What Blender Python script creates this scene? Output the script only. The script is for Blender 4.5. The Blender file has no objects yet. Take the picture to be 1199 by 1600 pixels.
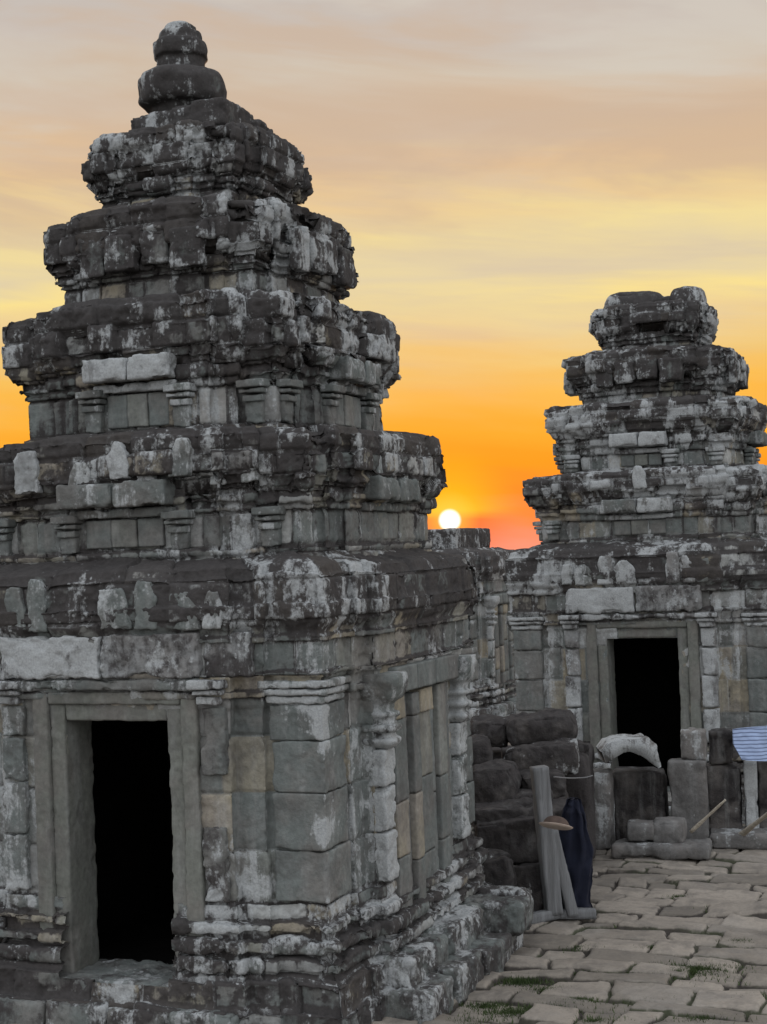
import bpy, math, random
import numpy as np
from mathutils import Vector, Matrix, Euler

C = bpy.context.scene.collection
R = math.radians
A = R(21.6)                      # the grid of the terrace is turned against the view
# ------------------------------------------------------------------ camera
F = 2400.0; PITCH = math.atan(64 / F); ROLL = R(-2.1); HC = 3.0
cam_d = bpy.data.cameras.new('camera'); cam = bpy.data.objects.new('camera', cam_d); C.objects.link(cam)
cam.matrix_world = Matrix.Translation((0, 0, HC)) @ Matrix.Rotation(math.pi / 2 + PITCH, 4, 'X') @ Matrix.Rotation(ROLL, 4, 'Z')
cam_d.sensor_fit = 'HORIZONTAL'; cam_d.sensor_width = 36; cam_d.lens = 36 * F / 1199
cam_d.clip_start = 0.1; cam_d.clip_end = 20000
bpy.context.scene.camera = cam
CM = np.array(cam.matrix_world)

def ray(px, py):
    v = np.array([px - 599.5, -(py - 800.0), -F]); return CM[:3, :3] @ v

def at(px, py, Y):               # the point at distance Y (metres ahead) seen at photo pixel px,py
    d = ray(px, py); return np.array([0, 0, HC]) + d * (Y / d[1])

def gnd(px, py, z=0.0):
    d = ray(px, py); return np.array([0, 0, HC]) + d * ((z - HC) / d[2])

# ------------------------------------------------------------------ noise
def _hash(ix, iy, iz, seed):
    h = (ix.astype(np.int64) * 374761393 + iy.astype(np.int64) * 668265263 + iz.astype(np.int64) * 2147483647 + seed * 974634777) & 0xFFFFFFFF
    h = ((h ^ (h >> 13)) * 1274126177) & 0xFFFFFFFF
    h = (h ^ (h >> 16)) & 0xFFFFFFFF
    h = (h * 2246822519) & 0xFFFFFFFF
    h = (h ^ (h >> 15)) & 0xFFFFFF
    return h / float(0xFFFFFF)

def vnoise(p, seed=0):
    i = np.floor(p); f = p - i; i = i.astype(np.int64); f = f * f * f * (f * (f * 6 - 15) + 10)
    r = 0
    for dx in (0, 1):
        wx = f[..., 0] if dx else 1 - f[..., 0]
        for dy in (0, 1):
            wy = f[..., 1] if dy else 1 - f[..., 1]
            for dz in (0, 1):
                wz = f[..., 2] if dz else 1 - f[..., 2]
                r = r + wx * wy * wz * _hash(i[..., 0] + dx, i[..., 1] + dy, i[..., 2] + dz, seed)
    return r * 2 - 1

def fbm(p, scale, octv=4, seed=0, rough=0.55):
    s = 0; a = 1; t = 0
    q = np.asarray(p, float) * scale
    for o in range(octv):
        s = s + a * vnoise(q + 17.3 * o, seed + o); t += a; a *= rough; q = q * 2.03
    return s / t

# ------------------------------------------------------------------ objects
def tag(o, label=None, cat=None, group=None, kind=None):
    if label: o['label'] = label
    if cat: o['category'] = cat
    if group: o['group'] = group
    if kind: o['kind'] = kind
    return o

def empty(name, loc, rz=0.0, sc=1.0):
    o = bpy.data.objects.new(name, None); C.objects.link(o)
    o.location = Vector([float(v) for v in loc]); o.rotation_euler = (0, 0, rz); o.scale = (sc, sc, sc)
    o.empty_display_size = 0.2
    return o

def mesh_obj(name, V, Fc, m, parent=None, attrs=None, smooth=True):
    me = bpy.data.meshes.new(name)
    V = np.ascontiguousarray(V, dtype=np.float32)
    if isinstance(Fc, np.ndarray):
        n = len(Fc); k = Fc.shape[1]
        me.vertices.add(len(V)); me.vertices.foreach_set('co', V.ravel())
        me.loops.add(n * k); me.loops.foreach_set('vertex_index', Fc.astype(np.int32).ravel())
        me.polygons.add(n); me.polygons.foreach_set('loop_start', np.arange(0, n * k, k, dtype=np.int32))
        me.polygons.foreach_set('loop_total', np.full(n, k, dtype=np.int32))
        me.update(calc_edges=True)
    else:
        me.from_pydata([tuple(map(float, v)) for v in V], [], Fc); me.update()
    me.polygons.foreach_set('use_smooth', np.full(len(me.polygons), smooth))
    for k, a in (attrs or {}).items():
        at_ = me.attributes.new(k, 'FLOAT', 'POINT'); at_.data.foreach_set('value', np.ascontiguousarray(a, dtype=np.float32))
    me.materials.append(m)
    o = bpy.data.objects.new(name, me); C.objects.link(o)
    if parent: o.parent = parent
    return o

def grid_faces(nt, ns, wrap):
    i = np.arange(nt - 1)[:, None]; j = np.arange(ns if wrap else ns - 1)[None, :]
    j2 = (j + 1) % ns
    return np.stack([i * ns + j, i * ns + j2, (i + 1) * ns + j2, (i + 1) * ns + j], -1)

class MB:
    """collects pieces of ONE part"""
    def __init__(s): s.V = []; s.F = []; s.n = 0; s.a = {'blk': [], 'stain': [], 'lich': []}
    def add(s, V, Fc, blk=.5, stain=.2, lich=.3):
        s.V.append(V); s.F.append(Fc + s.n); s.n += len(V)
        for k, v in (('blk', blk), ('stain', stain), ('lich', lich)):
            s.a[k].append(np.broadcast_to(np.asarray(v, float), (len(V),)).copy())
    def build(s, name, m, parent=None, smooth=True):
        return mesh_obj(name, np.concatenate(s.V), np.concatenate(s.F), m, parent, {k: np.concatenate(v) for k, v in s.a.items()}, smooth)

def cube_grid(size, res):
    n = [max(2, int(math.ceil(x / res))) for x in size]
    V = []; Fs = []; off = 0
    for ax in range(3):
        a, b = [(1, 2), (2, 0), (0, 1)][ax]
        for sgn in (-1, 1):
            u = np.linspace(-.5, .5, n[a] + 1); v = np.linspace(-.5, .5, n[b] + 1)
            U, W = np.meshgrid(u, v, indexing='ij')
            P = np.zeros(U.shape + (3,)); P[..., a] = U; P[..., b] = W; P[..., ax] = sgn * .5
            f = grid_faces(n[a] + 1, n[b] + 1, False).reshape(-1, 4)
            if sgn < 0: f = f[:, ::-1]
            V.append(P.reshape(-1, 3)); Fs.append(f + off); off += len(V[-1])
    V = np.concatenate(V); Fs = np.concatenate(Fs)
    key = np.round(V * 1e5).astype(np.int64)
    _, idx, inv = np.unique(key, axis=0, return_index=True, return_inverse=True)
    return V[idx] * np.array(size), inv.reshape(-1)[Fs]

def rock_box(size, res=.02, rnd=.015, amp=.01, scale=5, seed=0, chip=.0, round_all=0.0):
    V, Fc = cube_grid(size, res)
    h = np.array(size) / 2
    r = min(rnd, h.min() * .95)
    inner = np.clip(V, -(h - r), h - r); dlt = V - inner; L = np.linalg.norm(dlt, axis=1, keepdims=True)
    nrm = dlt / np.maximum(L, 1e-9)
    V2 = inner + nrm * r
    if round_all > 0:
        q = V / h; Ls = np.linalg.norm(q, axis=1, keepdims=True)
        S = q / np.maximum(Ls, 1e-6) * h * 1.12
        V2 = V2 * (1 - round_all) + S * round_all
    S0 = seed * 3.71
    d = fbm(V2 + S0, scale, 4, seed) * amp
    d = d - np.clip((fbm(V2 + S0 + 3, 6.5, 4, seed + 8, .6) - .14) * 14, 0, 1) * min(.012, amp)
    if chip > 0:
        edge = np.clip((np.abs(dlt) > 1e-6).sum(1) - 1, 0, 2) / 2.0
        c = np.clip(fbm(V2 + S0 + 9, scale * 1.1, 3, seed + 5) * 2.2 - .2, 0, 1)
        # distance to nearest box edge
        e = np.sort((h - np.abs(V)), axis=1)[:, 1]
        d = d - chip * c * np.exp(-e / .035)
    nn = V / h; nn = np.sign(nn) * np.abs(nn) ** 6; nn = nn / np.maximum(np.linalg.norm(nn, axis=1, keepdims=True), 1e-9)
    return V2 + nn * d[:, None], Fc

def side_xy(k, u, d):
    u = np.asarray(u, float); d = np.asarray(d, float)
    return [(u, -d), (d, u), (-u, d), (-d, -u)][k]

def sbox(mb, k, u0, u1, d0, d1, z0, z1, res=.02, rnd=.012, amp=.008, seed=0, chip=.02, blk=.5, stain=.15, lich=.3, scale=6, tilt=0.0):
    V, Fc = rock_box((u1 - u0, d1 - d0, z1 - z0), res, rnd, amp, scale, seed, chip)
    if tilt:
        c, s = math.cos(tilt), math.sin(tilt)
        V = np.stack([V[:, 0] * c - V[:, 2] * s, V[:, 1], V[:, 0] * s + V[:, 2] * c], 1)
    u = V[:, 0] + (u0 + u1) / 2; d = V[:, 1] + (d0 + d1) / 2; z = V[:, 2] + (z0 + z1) / 2
    x, y = side_xy(k, u, d)
    Fc = Fc[:, ::-1]
    if k in (0, 2, 1, 3): pass
    mb.add(np.stack([x, y, z], 1), Fc, blk, stain, lich)

# ------------------------------------------------------------------ materials
def new_mat(name):
    m = bpy.data.materials.new(name); m.use_nodes = True
    nt = m.node_tree; nt.nodes.clear()
    return m, nt

class G:
    def __init__(s, nt): s.nt = nt
    def n(s, t, **k):
        o = s.nt.nodes.new(t)
        for a, b in k.items(): setattr(o, a, b)
        return o
    def l(s, a, b): s.nt.links.new(a, b)
    def math(s, op, a, b=None, clamp=False):
        o = s.n('ShaderNodeMath', operation=op, use_clamp=clamp)
        for i, v in enumerate((a, b)):
            if v is None: continue
            if isinstance(v, (int, float)): o.inputs[i].default_value = v
            else: s.l(v, o.inputs[i])
        return o.outputs[0]
    def rng(s, v, a, b, c=0.0, d=1.0):
        o = s.n('ShaderNodeMapRange', interpolation_type='SMOOTHSTEP'); s.l(v, o.inputs[0])
        for i, x in enumerate((a, b, c, d)): o.inputs[i + 1].default_value = x
        return o.outputs[0]
    def mix(s, f, a, b, bt='MIX'):
        o = s.n('ShaderNodeMix', data_type='RGBA', blend_type=bt)
        for i, v in ((0, f), (6, a), (7, b)):
            if isinstance(v, (int, float)): o.inputs[i].default_value = v
            elif isinstance(v, tuple): o.inputs[i].default_value = v + (1,)
            else: s.l(v, o.inputs[i])
        return o.outputs[2]
    def noise(s, vec, sc, det=6, rough=.6, dist=0.0):
        o = s.n('ShaderNodeTexNoise'); s.l(vec, o.inputs['Vector'])
        o.inputs['Scale'].default_value = sc; o.inputs['Detail'].default_value = det
        o.inputs['Roughness'].default_value = rough; o.inputs['Distortion'].default_value = dist
        return o.outputs[0]
    def attr(s, nme):
        return s.n('ShaderNodeAttribute', attribute_name=nme).outputs['Fac']
    def map(s, vec, loc=(0, 0, 0), sc=(1, 1, 1)):
        o = s.n('ShaderNodeMapping'); s.l(vec, o.inputs[0]); o.inputs['Location'].default_value = loc; o.inputs['Scale'].default_value = sc
        return o.outputs[0]

def stone_mat(name, green=(.138, .152, .145), tan=(.22, .195, .145), dark=(.023, .0205, .020), pale=(.42, .435, .435),
              kd=0.0, kl=0.0, off=(0, 0, 0), bump=.35):
    m, nt = new_mat(name); g = G(nt)
    co = g.map(g.n('ShaderNodeTexCoord').outputs['Object'], off)
    blk = g.attr('blk'); st = g.attr('stain'); li = g.attr('lich')
    n1 = g.noise(co, 1.1, 3, .5); n2 = g.noise(co, 4.2, 5, .66, .3); n3 = g.noise(co, 26, 4, .65)
    n5 = g.noise(g.map(co, (5, 3, 1)), 2.3, 4, .62)
    strk = g.noise(g.map(co, (1, 2, 3), (10, 10, 1.2)), 1.0, 5, .65)
    n4 = g.noise(g.map(co, (9, 7, 5), (1, 1, .8)), 5.5, 8, .74, .2)
    cov = g.math('FRACT', g.math('MULTIPLY', blk, 31.7))
    n6 = g.noise(g.map(co, (2, 7, 15)), 70, 3, .6)
    base = g.mix(g.rng(blk, .60, .95), green, tan)
    fr = g.math('FRACT', g.math('MULTIPLY', blk, 13.7)); pb = g.rng(fr, .86, .89)
    base = g.mix(g.math('MULTIPLY', pb, .8), base, (.33, .335, .325))
    base = g.mix(g.rng(n5, .42, .66, 0, .6), base, (.165, .15, .138))       # brown weathering
    base = g.mix(g.rng(strk, .45, .7, 0, .35), base, (.26, .262, .255))
    base = g.mix(1.0, base, g.mix(n3, (.55, .55, .55), (1.5, 1.5, 1.5)), 'MULTIPLY')
    base = g.mix(1.0, base, g.mix(blk, (.8, .8, .8), (1.25, 1.25, 1.25)), 'MULTIPLY')
    base = g.mix(g.rng(n2, .42, .7, 0, .5), base, (.075, .072, .07))
    # dark crust
    dm = g.math('ADD', g.math('MULTIPLY', n2, .5), g.math('MULTIPLY', strk, .36))
    dm = g.math('ADD', dm, g.math('MULTIPLY', n1, .25))
    dm = g.math('ADD', dm, g.math('MULTIPLY', g.math('SUBTRACT', n3, .5), .22))
    dm = g.math('ADD', dm, g.math('MULTIPLY', st, .42))
    dm = g.math('SUBTRACT', dm, g.math('MULTIPLY', pb, .09))
    dmf = g.rng(dm, .595 - kd, .725 - kd)
    darkc = g.mix(n3, dark, tuple(x * 2.8 for x in dark))
    col = g.mix(g.math('MULTIPLY', dmf, .93), base, darkc)
    # pale lichen: soft patches and small spots
    vo = g.n('ShaderNodeTexVoronoi', feature='F1'); g.l(g.map(co, (3, 1, 2)), vo.inputs['Vector']); vo.inputs['Scale'].default_value = 24
    wob = g.math('ADD', vo.outputs['Distance'], g.math('MULTIPLY', g.math('SUBTRACT', n3, .5), .8))
    lm = g.math('ADD', g.math('MULTIPLY', n4, .95), g.math('MULTIPLY', li, .22))
    lm = g.math('ADD', lm, g.math('MULTIPLY', g.math('SUBTRACT', strk, .5), .62))
    lm = g.math('ADD', lm, g.math('MULTIPLY', g.math('SUBTRACT', cov, .5), .19))
    lm = g.math('ADD', lm, g.math('MULTIPLY', g.math('SUBTRACT', n1, .5), .8))
    f1 = g.rng(lm, .625 - kl, .755 - kl, 0, .85)
    sp = g.math('MULTIPLY', g.rng(wob, .34, .16), g.rng(lm, .56 - kl, .68 - kl, 0, .8))
    f = g.math('MAXIMUM', f1, sp, True)
    palec = g.mix(n6, tuple(x * .45 for x in pale), tuple(min(1, x * 1.3) for x in pale))
    col = g.mix(f, col, palec)
    h = g.math('ADD', g.math('MULTIPLY', n2, .5), g.math('MULTIPLY', n3, .35))
    h = g.math('ADD', h, g.math('MULTIPLY', n6, .14))
    bu = g.n('ShaderNodeBump'); bu.inputs['Strength'].default_value = bump * 2; bu.inputs['Distance'].default_value = .03; g.l(h, bu.inputs['Height'])
    bs = g.n('ShaderNodeBsdfPrincipled'); g.l(col, bs.inputs['Base Color']); g.l(bu.outputs[0], bs.inputs['Normal'])
    bs.inputs['Roughness'].default_value = .93; bs.inputs['Specular IOR Level'].default_value = .2
    out = g.n('ShaderNodeOutputMaterial'); g.l(bs.outputs[0], out.inputs[0])
    return m

M = {}
M['stone'] = stone_mat('weathered_sandstone')
M['stone_far'] = stone_mat('weathered_sandstone_far', off=(31, 17, 5), kl=.03)
M['plain'] = stone_mat('plain_sandstone', kd=-.10, kl=-.12, off=(3, 8, 1), bump=.2)
M['door'] = stone_mat('doorway_sandstone', green=(.145, .15, .132), kd=-.22, kl=-.2, off=(5, 2, 1), bump=.15)
M['palestone'] = stone_mat('pale_sandstone', green=(.27, .28, .28), tan=(.27, .26, .24), kd=.075, kl=.03, off=(1, 8, 4), bump=.3)
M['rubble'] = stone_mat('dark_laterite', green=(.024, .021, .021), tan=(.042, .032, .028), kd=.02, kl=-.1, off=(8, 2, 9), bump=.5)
M['grey_block'] = stone_mat('grey_block_stone', green=(.13, .125, .12), tan=(.16, .14, .12), kd=-.12, kl=-.06, off=(4, 12, 9), bump=.3)

def chamber_shade_mat():
    m, nt = new_mat('shade_dark_interior'); g = G(nt)
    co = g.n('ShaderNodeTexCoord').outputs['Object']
    c = g.mix(g.noise(co, 4, 6), (.006, .006, .006), (.018, .017, .016))  # near-black colour paints the shade inside the chamber into its walls
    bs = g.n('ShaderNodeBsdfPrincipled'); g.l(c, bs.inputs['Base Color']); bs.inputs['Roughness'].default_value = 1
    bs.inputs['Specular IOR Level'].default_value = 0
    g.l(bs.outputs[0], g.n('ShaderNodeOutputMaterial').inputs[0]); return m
M['chamber_shade'] = chamber_shade_mat()

def paving_mat():
    m, nt = new_mat('worn_paving_stone'); g = G(nt)
    co = g.n('ShaderNodeTexCoord').outputs['Object']
    blk = g.attr('blk'); jn = g.attr('joint')
    n1 = g.noise(co, .8, 4); n2 = g.noise(co, 5, 9, .65, .3); n3 = g.noise(co, 38, 7, .65); n4 = g.noise(g.map(co, (4, 4, 4)), 1.6, 4, .6)
    c = g.mix(blk, (.155, .137, .115), (.29, .255, .215))
    c = g.mix(g.rng(n2, .4, .72, 0, .65), c, (.11, .10, .09))
    c = g.mix(g.rng(n4, .5, .72, 0, .5), c, (.29, .265, .235))
    c = g.mix(1.0, c, g.mix(n3, (.7, .7, .7), (1.3, 1.3, 1.3)), 'MULTIPLY')
    jf = g.math('ADD', jn, g.math('MULTIPLY', g.math('SUBTRACT', n2, .5), .8))
    c = g.mix(g.rng(jf, .38, .75, 0, .9), c, g.mix(g.rng(n4, .48, .6), (.035, .03, .026), (.035, .042, .02)))
    h = g.math('ADD', g.math('MULTIPLY', n2, .6), g.math('MULTIPLY', n3, .3))
    bu = g.n('ShaderNodeBump'); bu.inputs['Strength'].default_value = .6; bu.inputs['Distance'].default_value = .02; g.l(h, bu.inputs['Height'])
    bs = g.n('ShaderNodeBsdfPrincipled'); g.l(c, bs.inputs['Base Color']); g.l(bu.outputs[0], bs.inputs['Normal'])
    bs.inputs['Roughness'].default_value = .85; bs.inputs['Specular IOR Level'].default_value = .25
    g.l(bs.outputs[0], g.n('ShaderNodeOutputMaterial').inputs[0]); return m
M['paving'] = paving_mat()

def simple_mat(name, c0, c1, sc=6, rough=.8, stretch=(1, 1, 1), bump=.3, spec=.3, dist=.01):
    m, nt = new_mat(name); g = G(nt)
    co = g.map(g.n('ShaderNodeTexCoord').outputs['Object'], (0, 0, 0), stretch)
    n = g.noise(co, sc, 8, .65, .4); n2 = g.noise(co, sc * 6, 5, .6)
    f = g.math('ADD', g.math('MULTIPLY', g.rng(n, .3, .7), .7), g.math('MULTIPLY', n2, .3))
    c = g.mix(f, c0, c1)
    bu = g.n('ShaderNodeBump'); bu.inputs['Strength'].default_value = bump; bu.inputs['Distance'].default_value = dist; g.l(f, bu.inputs['Height'])
    bs = g.n('ShaderNodeBsdfPrincipled'); g.l(c, bs.inputs['Base Color']); g.l(bu.outputs[0], bs.inputs['Normal'])
    bs.inputs['Roughness'].default_value = rough; bs.inputs['Specular IOR Level'].default_value = spec
    g.l(bs.outputs[0], g.n('ShaderNodeOutputMaterial').inputs[0]); return m
M['wood'] = simple_mat('weathered_grey_timber', (.10, .10, .10), (.21, .215, .22), 3, .85, (8, 8, .6), .6)
M['navy'] = simple_mat('navy_cloth', (.005, .006, .014), (.010, .013, .027), 5, .9, bump=.3)
M['brown_felt'] = simple_mat('brown_felt', (.05, .035, .03), (.10, .07, .055), 9, .9)
M['cream'] = simple_mat('cream_trim', (.45, .36, .30), (.65, .54, .46), 9, .6)
M['blue_cloth'] = None
M['rope'] = simple_mat('pale_rope', (.3, .26, .2), (.5, .45, .37), 30, .9, (1, 1, 1), .8)
M['grass'] = simple_mat('grass_blades', (.025, .045, .012), (.06, .085, .025), 4, .7)
M['wildland'] = simple_mat('distant_forest_plain', (.02, .03, .015), (.05, .06, .03), .02, 1, bump=0)
M['terrace'] = simple_mat('terrace_earth', (.10, .085, .07), (.19, .16, .135), 1.2, .95, bump=.6, dist=.05)

def striped_cloth():
    m, nt = new_mat('pale_blue_striped_cloth'); g = G(nt)
    co = g.n('ShaderNodeTexCoord').outputs['Object']
    w = g.n('ShaderNodeTexWave', wave_type='BANDS', bands_direction='Z'); g.l(co, w.inputs[0])
    w.inputs['Scale'].default_value = 9; w.inputs['Distortion'].default_value = 2.5; w.inputs['Detail'].default_value = 2; w.inputs['Detail Scale'].default_value = .6
    c = g.mix(g.rng(w.outputs['Fac'], .1, .3), (.10, .13, .22), (.30, .38, .56))
    bs = g.n('ShaderNodeBsdfPrincipled'); g.l(c, bs.inputs['Base Color']); bs.inputs['Roughness'].default_value = .75
    g.l(bs.outputs[0], g.n('ShaderNodeOutputMaterial').inputs[0]); return m
M['blue_cloth'] = striped_cloth()

# ------------------------------------------------------------------ swept temple walls
def outline(w, b1, b2, p1, p2, o):
    """one side of the redented plan as (u,d) pairs, left to right"""
    w = w + o; b1 = b1 + o * .8; b2 = b2 + o * .8
    return [(-w, w), (-b1, w), (-b1, w + p1), (-b2, w + p1), (-b2, w + p1 + p2),
            (b2, w + p1 + p2), (b2, w + p1), (b1, w + p1), (b1, w)]

def sweep(name, prof, core, m, parent, res=.02, back=.06, seed=0, courses=None, bw=(.25, .55), lift=0.0, zlift=99,
          cut=None, er=.02, blockoff=.008, miss=0.0, stain_fn=None, fine=(0, 1), ledge_rough=.02, twist=0.0, offx=(0, 0)):
    w, b1, b2, p1, p2 = core
    rs = np.random.RandomState(seed)
    pf = np.array(prof, float)                       # z, o
    # resample profile by arc length, keep corners sharp enough
    seg = np.linalg.norm(np.diff(pf, axis=0), axis=1)
    Z = []; O = []
    for i in range(len(seg)):
        n = max(1, int(round(seg[i] / res)))
        f = np.arange(n) / n
        Z.append(pf[i, 0] + (pf[i + 1, 0] - pf[i, 0]) * f); O.append(pf[i, 1] + (pf[i + 1, 1] - pf[i, 1]) * f)
    Z = np.concatenate(Z + [[pf[-1, 0]]]); O = np.concatenate(O + [[pf[-1, 1]]])
    T = np.concatenate([[0], np.cumsum(np.hypot(np.diff(Z), np.diff(O)))])
    nt = len(Z)
    cols_k = []; cols_f = []; cols_s = []; cols_side = []
    base_pts = []
    for k in range(4):
        for (u, d) in outline(w, b1, b2, p1, p2, 0): base_pts.append((k, u, d))
    K = len(base_pts)
    bx = [side_xy(k, u, d) for k, u, d in base_pts]
    s0 = 0; corner_s = []
    for i in range(K):
        k = base_pts[i][0]
        a = np.array([float(v) for v in bx[i]]); b = np.array([float(v) for v in bx[(i + 1) % K]])
        L = np.linalg.norm(b - a)
        r = res if k in fine else back
        n = max(2, int(round(L / r)))
        f = np.arange(n) / n
        cols_k += [i] * n; cols_f += list(f); cols_s += list(s0 + f * L); cols_side += [k] * n
        corner_s.append(s0); s0 += L
    Ltot = s0
    ck = np.array(cols_k); cf = np.array(cols_f); S = np.array(cols_s); ns = len(ck); side = np.array(cols_side)
    # side-local u of every column (from core)
    inbay = np.array([1.0 if 1 <= (c % 9) <= 7 else 0.0 for c in ck])
    # positions
    PX = np.zeros((nt, K)); PY = np.zeros((nt, K))
    for j in range(nt):
        pts = outline(w, b1, b2, p1, p2, O[j])
        q = 0
        for k in range(4):
            for (u, d) in pts:
                x, y = side_xy(k, u, d); PX[j, q] = x; PY[j, q] = y; q += 1
    X = PX[:, ck] * (1 - cf) + PX[:, (ck + 1) % K] * cf
    Y = PY[:, ck] * (1 - cf) + PY[:, (ck + 1) % K] * cf
    ZZ = np.repeat(Z[:, None], ns, 1)
    if lift: ZZ = ZZ + lift * inbay[None, :] * np.clip((ZZ - zlift) / .1, 0, 1)
    P = np.stack([X, Y, ZZ], -1)
    # normals
    ds = np.roll(P, -1, 1) - np.roll(P, 1, 1); dt = np.gradient(P, axis=0)
    N = np.cross(ds, dt); N /= np.maximum(np.linalg.norm(N, axis=-1, keepdims=True), 1e-9)
    # blocks
    if courses is None: courses = list(np.arange(pf[0, 0], pf[-1, 0], .24))
    tb = np.interp(courses, *_mono(Z, T))
    tb = np.unique(np.concatenate([[-.5], tb, [T[-1] + .5]]))
    Tw = T[:, None] + .008 * fbm(P + 40, 2.5, 2, seed)
    ci = np.clip(np.searchsorted(tb, Tw) - 1, 0, len(tb) - 2)
    et = np.minimum(np.abs(Tw - tb[ci]), np.abs(tb[np.minimum(ci + 1, len(tb) - 1)] - Tw))
    Sw = S[None, :] + .010 * fbm(P + 80, 3.0, 2, seed + 3)
    es = np.full((nt, ns), 9.0); bid = np.zeros((nt, ns)); boff = np.zeros((nt, ns)); bmiss = np.zeros((nt, ns))
    tiltS = np.zeros((nt, ns)); 
    for c in range(len(tb) - 1):
        j = [0.0]
        while j[-1] < Ltot: j.append(j[-1] + rs.uniform(*bw))
        j[-1] = Ltot; j = np.array(j)
        mk = ci == c
        sw = np.clip(Sw[mk], 0, Ltot - 1e-4)
        q = np.clip(np.searchsorted(j, sw) - 1, 0, len(j) - 2)
        es[mk] = np.minimum(sw - j[q], j[q + 1] - sw)
        rv = rs.rand(len(j)); ro = rs.randn(len(j)); rm = rs.rand(len(j)); rt = rs.randn(len(j))
        bid[mk] = rv[q]; boff[mk] = ro[q]; bmiss[mk] = rm[q]; tiltS[mk] = rt[q] * (sw - (j[q] + j[q + 1]) / 2)
    e = np.minimum(et, es)
    corn = np.clip((np.interp(ZZ, *_mono(Z, np.maximum(O, 0))) / max(.02, pf[:, 1].max())), 0, 1)
    d = -.018 * np.exp(-(es / .008) ** 2) - .018 * np.exp(-(et / .008) ** 2) - .005 * np.exp(-e / .018)
    d += boff * blockoff * (.6 + 1.2 * corn) + tiltS * .02
    ms = np.clip((miss * corn - bmiss) * 60, 0, 1)
    d -= ms * .06
    f1 = fbm(P + seed * 5.1, 2.2, 4, seed + 11); f2 = fbm(P + seed, 9, 4, seed + 21)
    d += f1 * er * (.45 + .5 * corn) + f2 * .007
    f4 = fbm(P + 55, 5.5, 5, seed + 51, .62); f5 = fbm(P + 77, 14, 4, seed + 61, .6)
    rough = .35 + .65 * np.clip(corn + .2 + 1.2 * (P[..., 2] < .85), 0, 1)
    d -= (np.clip((f4 - .10) * 16, 0, 1) * .013 + np.clip((f4 - .27) * 16, 0, 1) * .014 + np.clip((f5 - .16) * 9, 0, 1) * .008) * rough
    d += np.clip(fbm(P + 5, 30, 2, seed + 71), -1, 1) * .002 * rough
    # eroded corners
    cs = np.array(corner_s); conv = [i for i in range(K) if (i % 9) in (0, 2, 4, 5, 7 - 1, 7)]
    dc = np.min(np.abs(((S[None, :] - cs[[i for i in range(K) if (i % 9) in (0, 2, 4, 5, 7)], None] + Ltot / 2) % Ltot) - Ltot / 2), axis=0)
    ch = np.clip(fbm(P + 3 + seed, 5.0, 3, seed + 31) * 1.6 + .25, 0, 1)
    d -= np.exp(-dc / .035)[None, :] * ch * er * 1.1
    P = P + N * d[..., None]
    P[..., 2] += ledge_rough * fbm(P[..., :2].repeat(1, -1)[..., [0, 1, 0]] * np.array([1, 1, 0]) + seed, 4.0, 3, seed + 41) * np.clip(N[..., 2], 0, 1)
    up = np.clip(N[..., 2], 0, 1)
    topz = np.clip((ZZ - (pf[-1, 0] - .18)) / .14, 0, 1) if name == 'roof_tier' else 0
    st = -.05 + .30 * corn + .7 * up + .35 * f1 + .38 * topz
    st = st + .4 * np.exp(-(e / .011) ** 2) + .22 * np.clip((f5 - .12) * 9, 0, 1) * rough
    if stain_fn is not None: st = stain_fn(st, P, corn, up, side[None, :], S)
    li = .25 + .25 * corn + .3 * np.exp(-dc / .08)[None, :] + .35 * (rs.rand(1) * 0 + boff * .3)
    P[..., 0] += offx[0]; P[..., 1] += offx[1]
    Fc = grid_faces(nt, ns, True)
    if cut is not None:
        cx = (X[:-1] + X[1:]) / 2; cz = (ZZ[:-1] + ZZ[1:]) / 2
        mk = (side[None, :] == 0) & (cx > cut[0]) & (cx < cut[1]) & (cz > cut[2]) & (cz < cut[3])
        Fc = Fc[~mk]
    Fc = Fc.reshape(-1, 4)
    V = P.reshape(-1, 3)
    # close the top with a cap
    top = (nt - 1) * ns
    V = np.concatenate([V, [[offx[0], offx[1], P[-1, :, 2].mean()]]])
    capf = np.stack([top + np.arange(ns), top + (np.arange(ns) + 1) % ns, np.full(ns, len(V) - 1), np.full(ns, len(V) - 1)], 1)
    at_ = {'blk': np.append(bid.ravel(), .5), 'stain': np.append(st.ravel(), .6), 'lich': np.append(np.broadcast_to(li, st.shape).ravel(), .3)}
    o = mesh_obj(name, V, Fc, m, parent, at_)
    return o

def _mono(Z, T):
    zz = np.maximum.accumulate(Z + np.arange(len(Z)) * 1e-9)
    return zz, T

def torus(z0, z1, o, bulge, n=5):
    return [(z0 + (z1 - z0) * (1 - math.cos(math.pi * i / n)) / 2, o + bulge * min(1, 1.45 * math.sin(math.pi * i / n))) for i in range(n + 1)]

def tier_profile(zb, zc, zw, zt, oc, onext, plinth=.025):
    P = [(zb - .05, plinth), (zb + .045, plinth), (zb + .055, 0), (zc - .02, 0), (zc, .0)]
    h = zw - zc
    P += [(zc + .01, .018), (zc + h * .16, .022), (zc + h * .18, .012)]
    P += torus(zc + h * .20, zc + h * .42, .02 + oc * .12, oc * .14)
    P += [(zc + h * .44, oc * .34), (zc + h * .56, oc * .50), (zc + h * .57, oc * .42), (zc + h * .60, oc * .42), (zc + h * .61, oc * .62), (zc + h * .84, oc * .84), (zc + h * .85, oc * .95)]
    g = zt - zw
    P += [(zw, oc), (zw + g * .40, oc * 1.0), (zw + g * .42, oc * .93), (zw + g * .78, oc * .95), (zw + g * .80, oc * .78), (zw + g * .93, oc * .66), (zw + g * .97, oc * .2), (zt, onext * .5), (zt + .012, onext - .02)]
    return P

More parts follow.
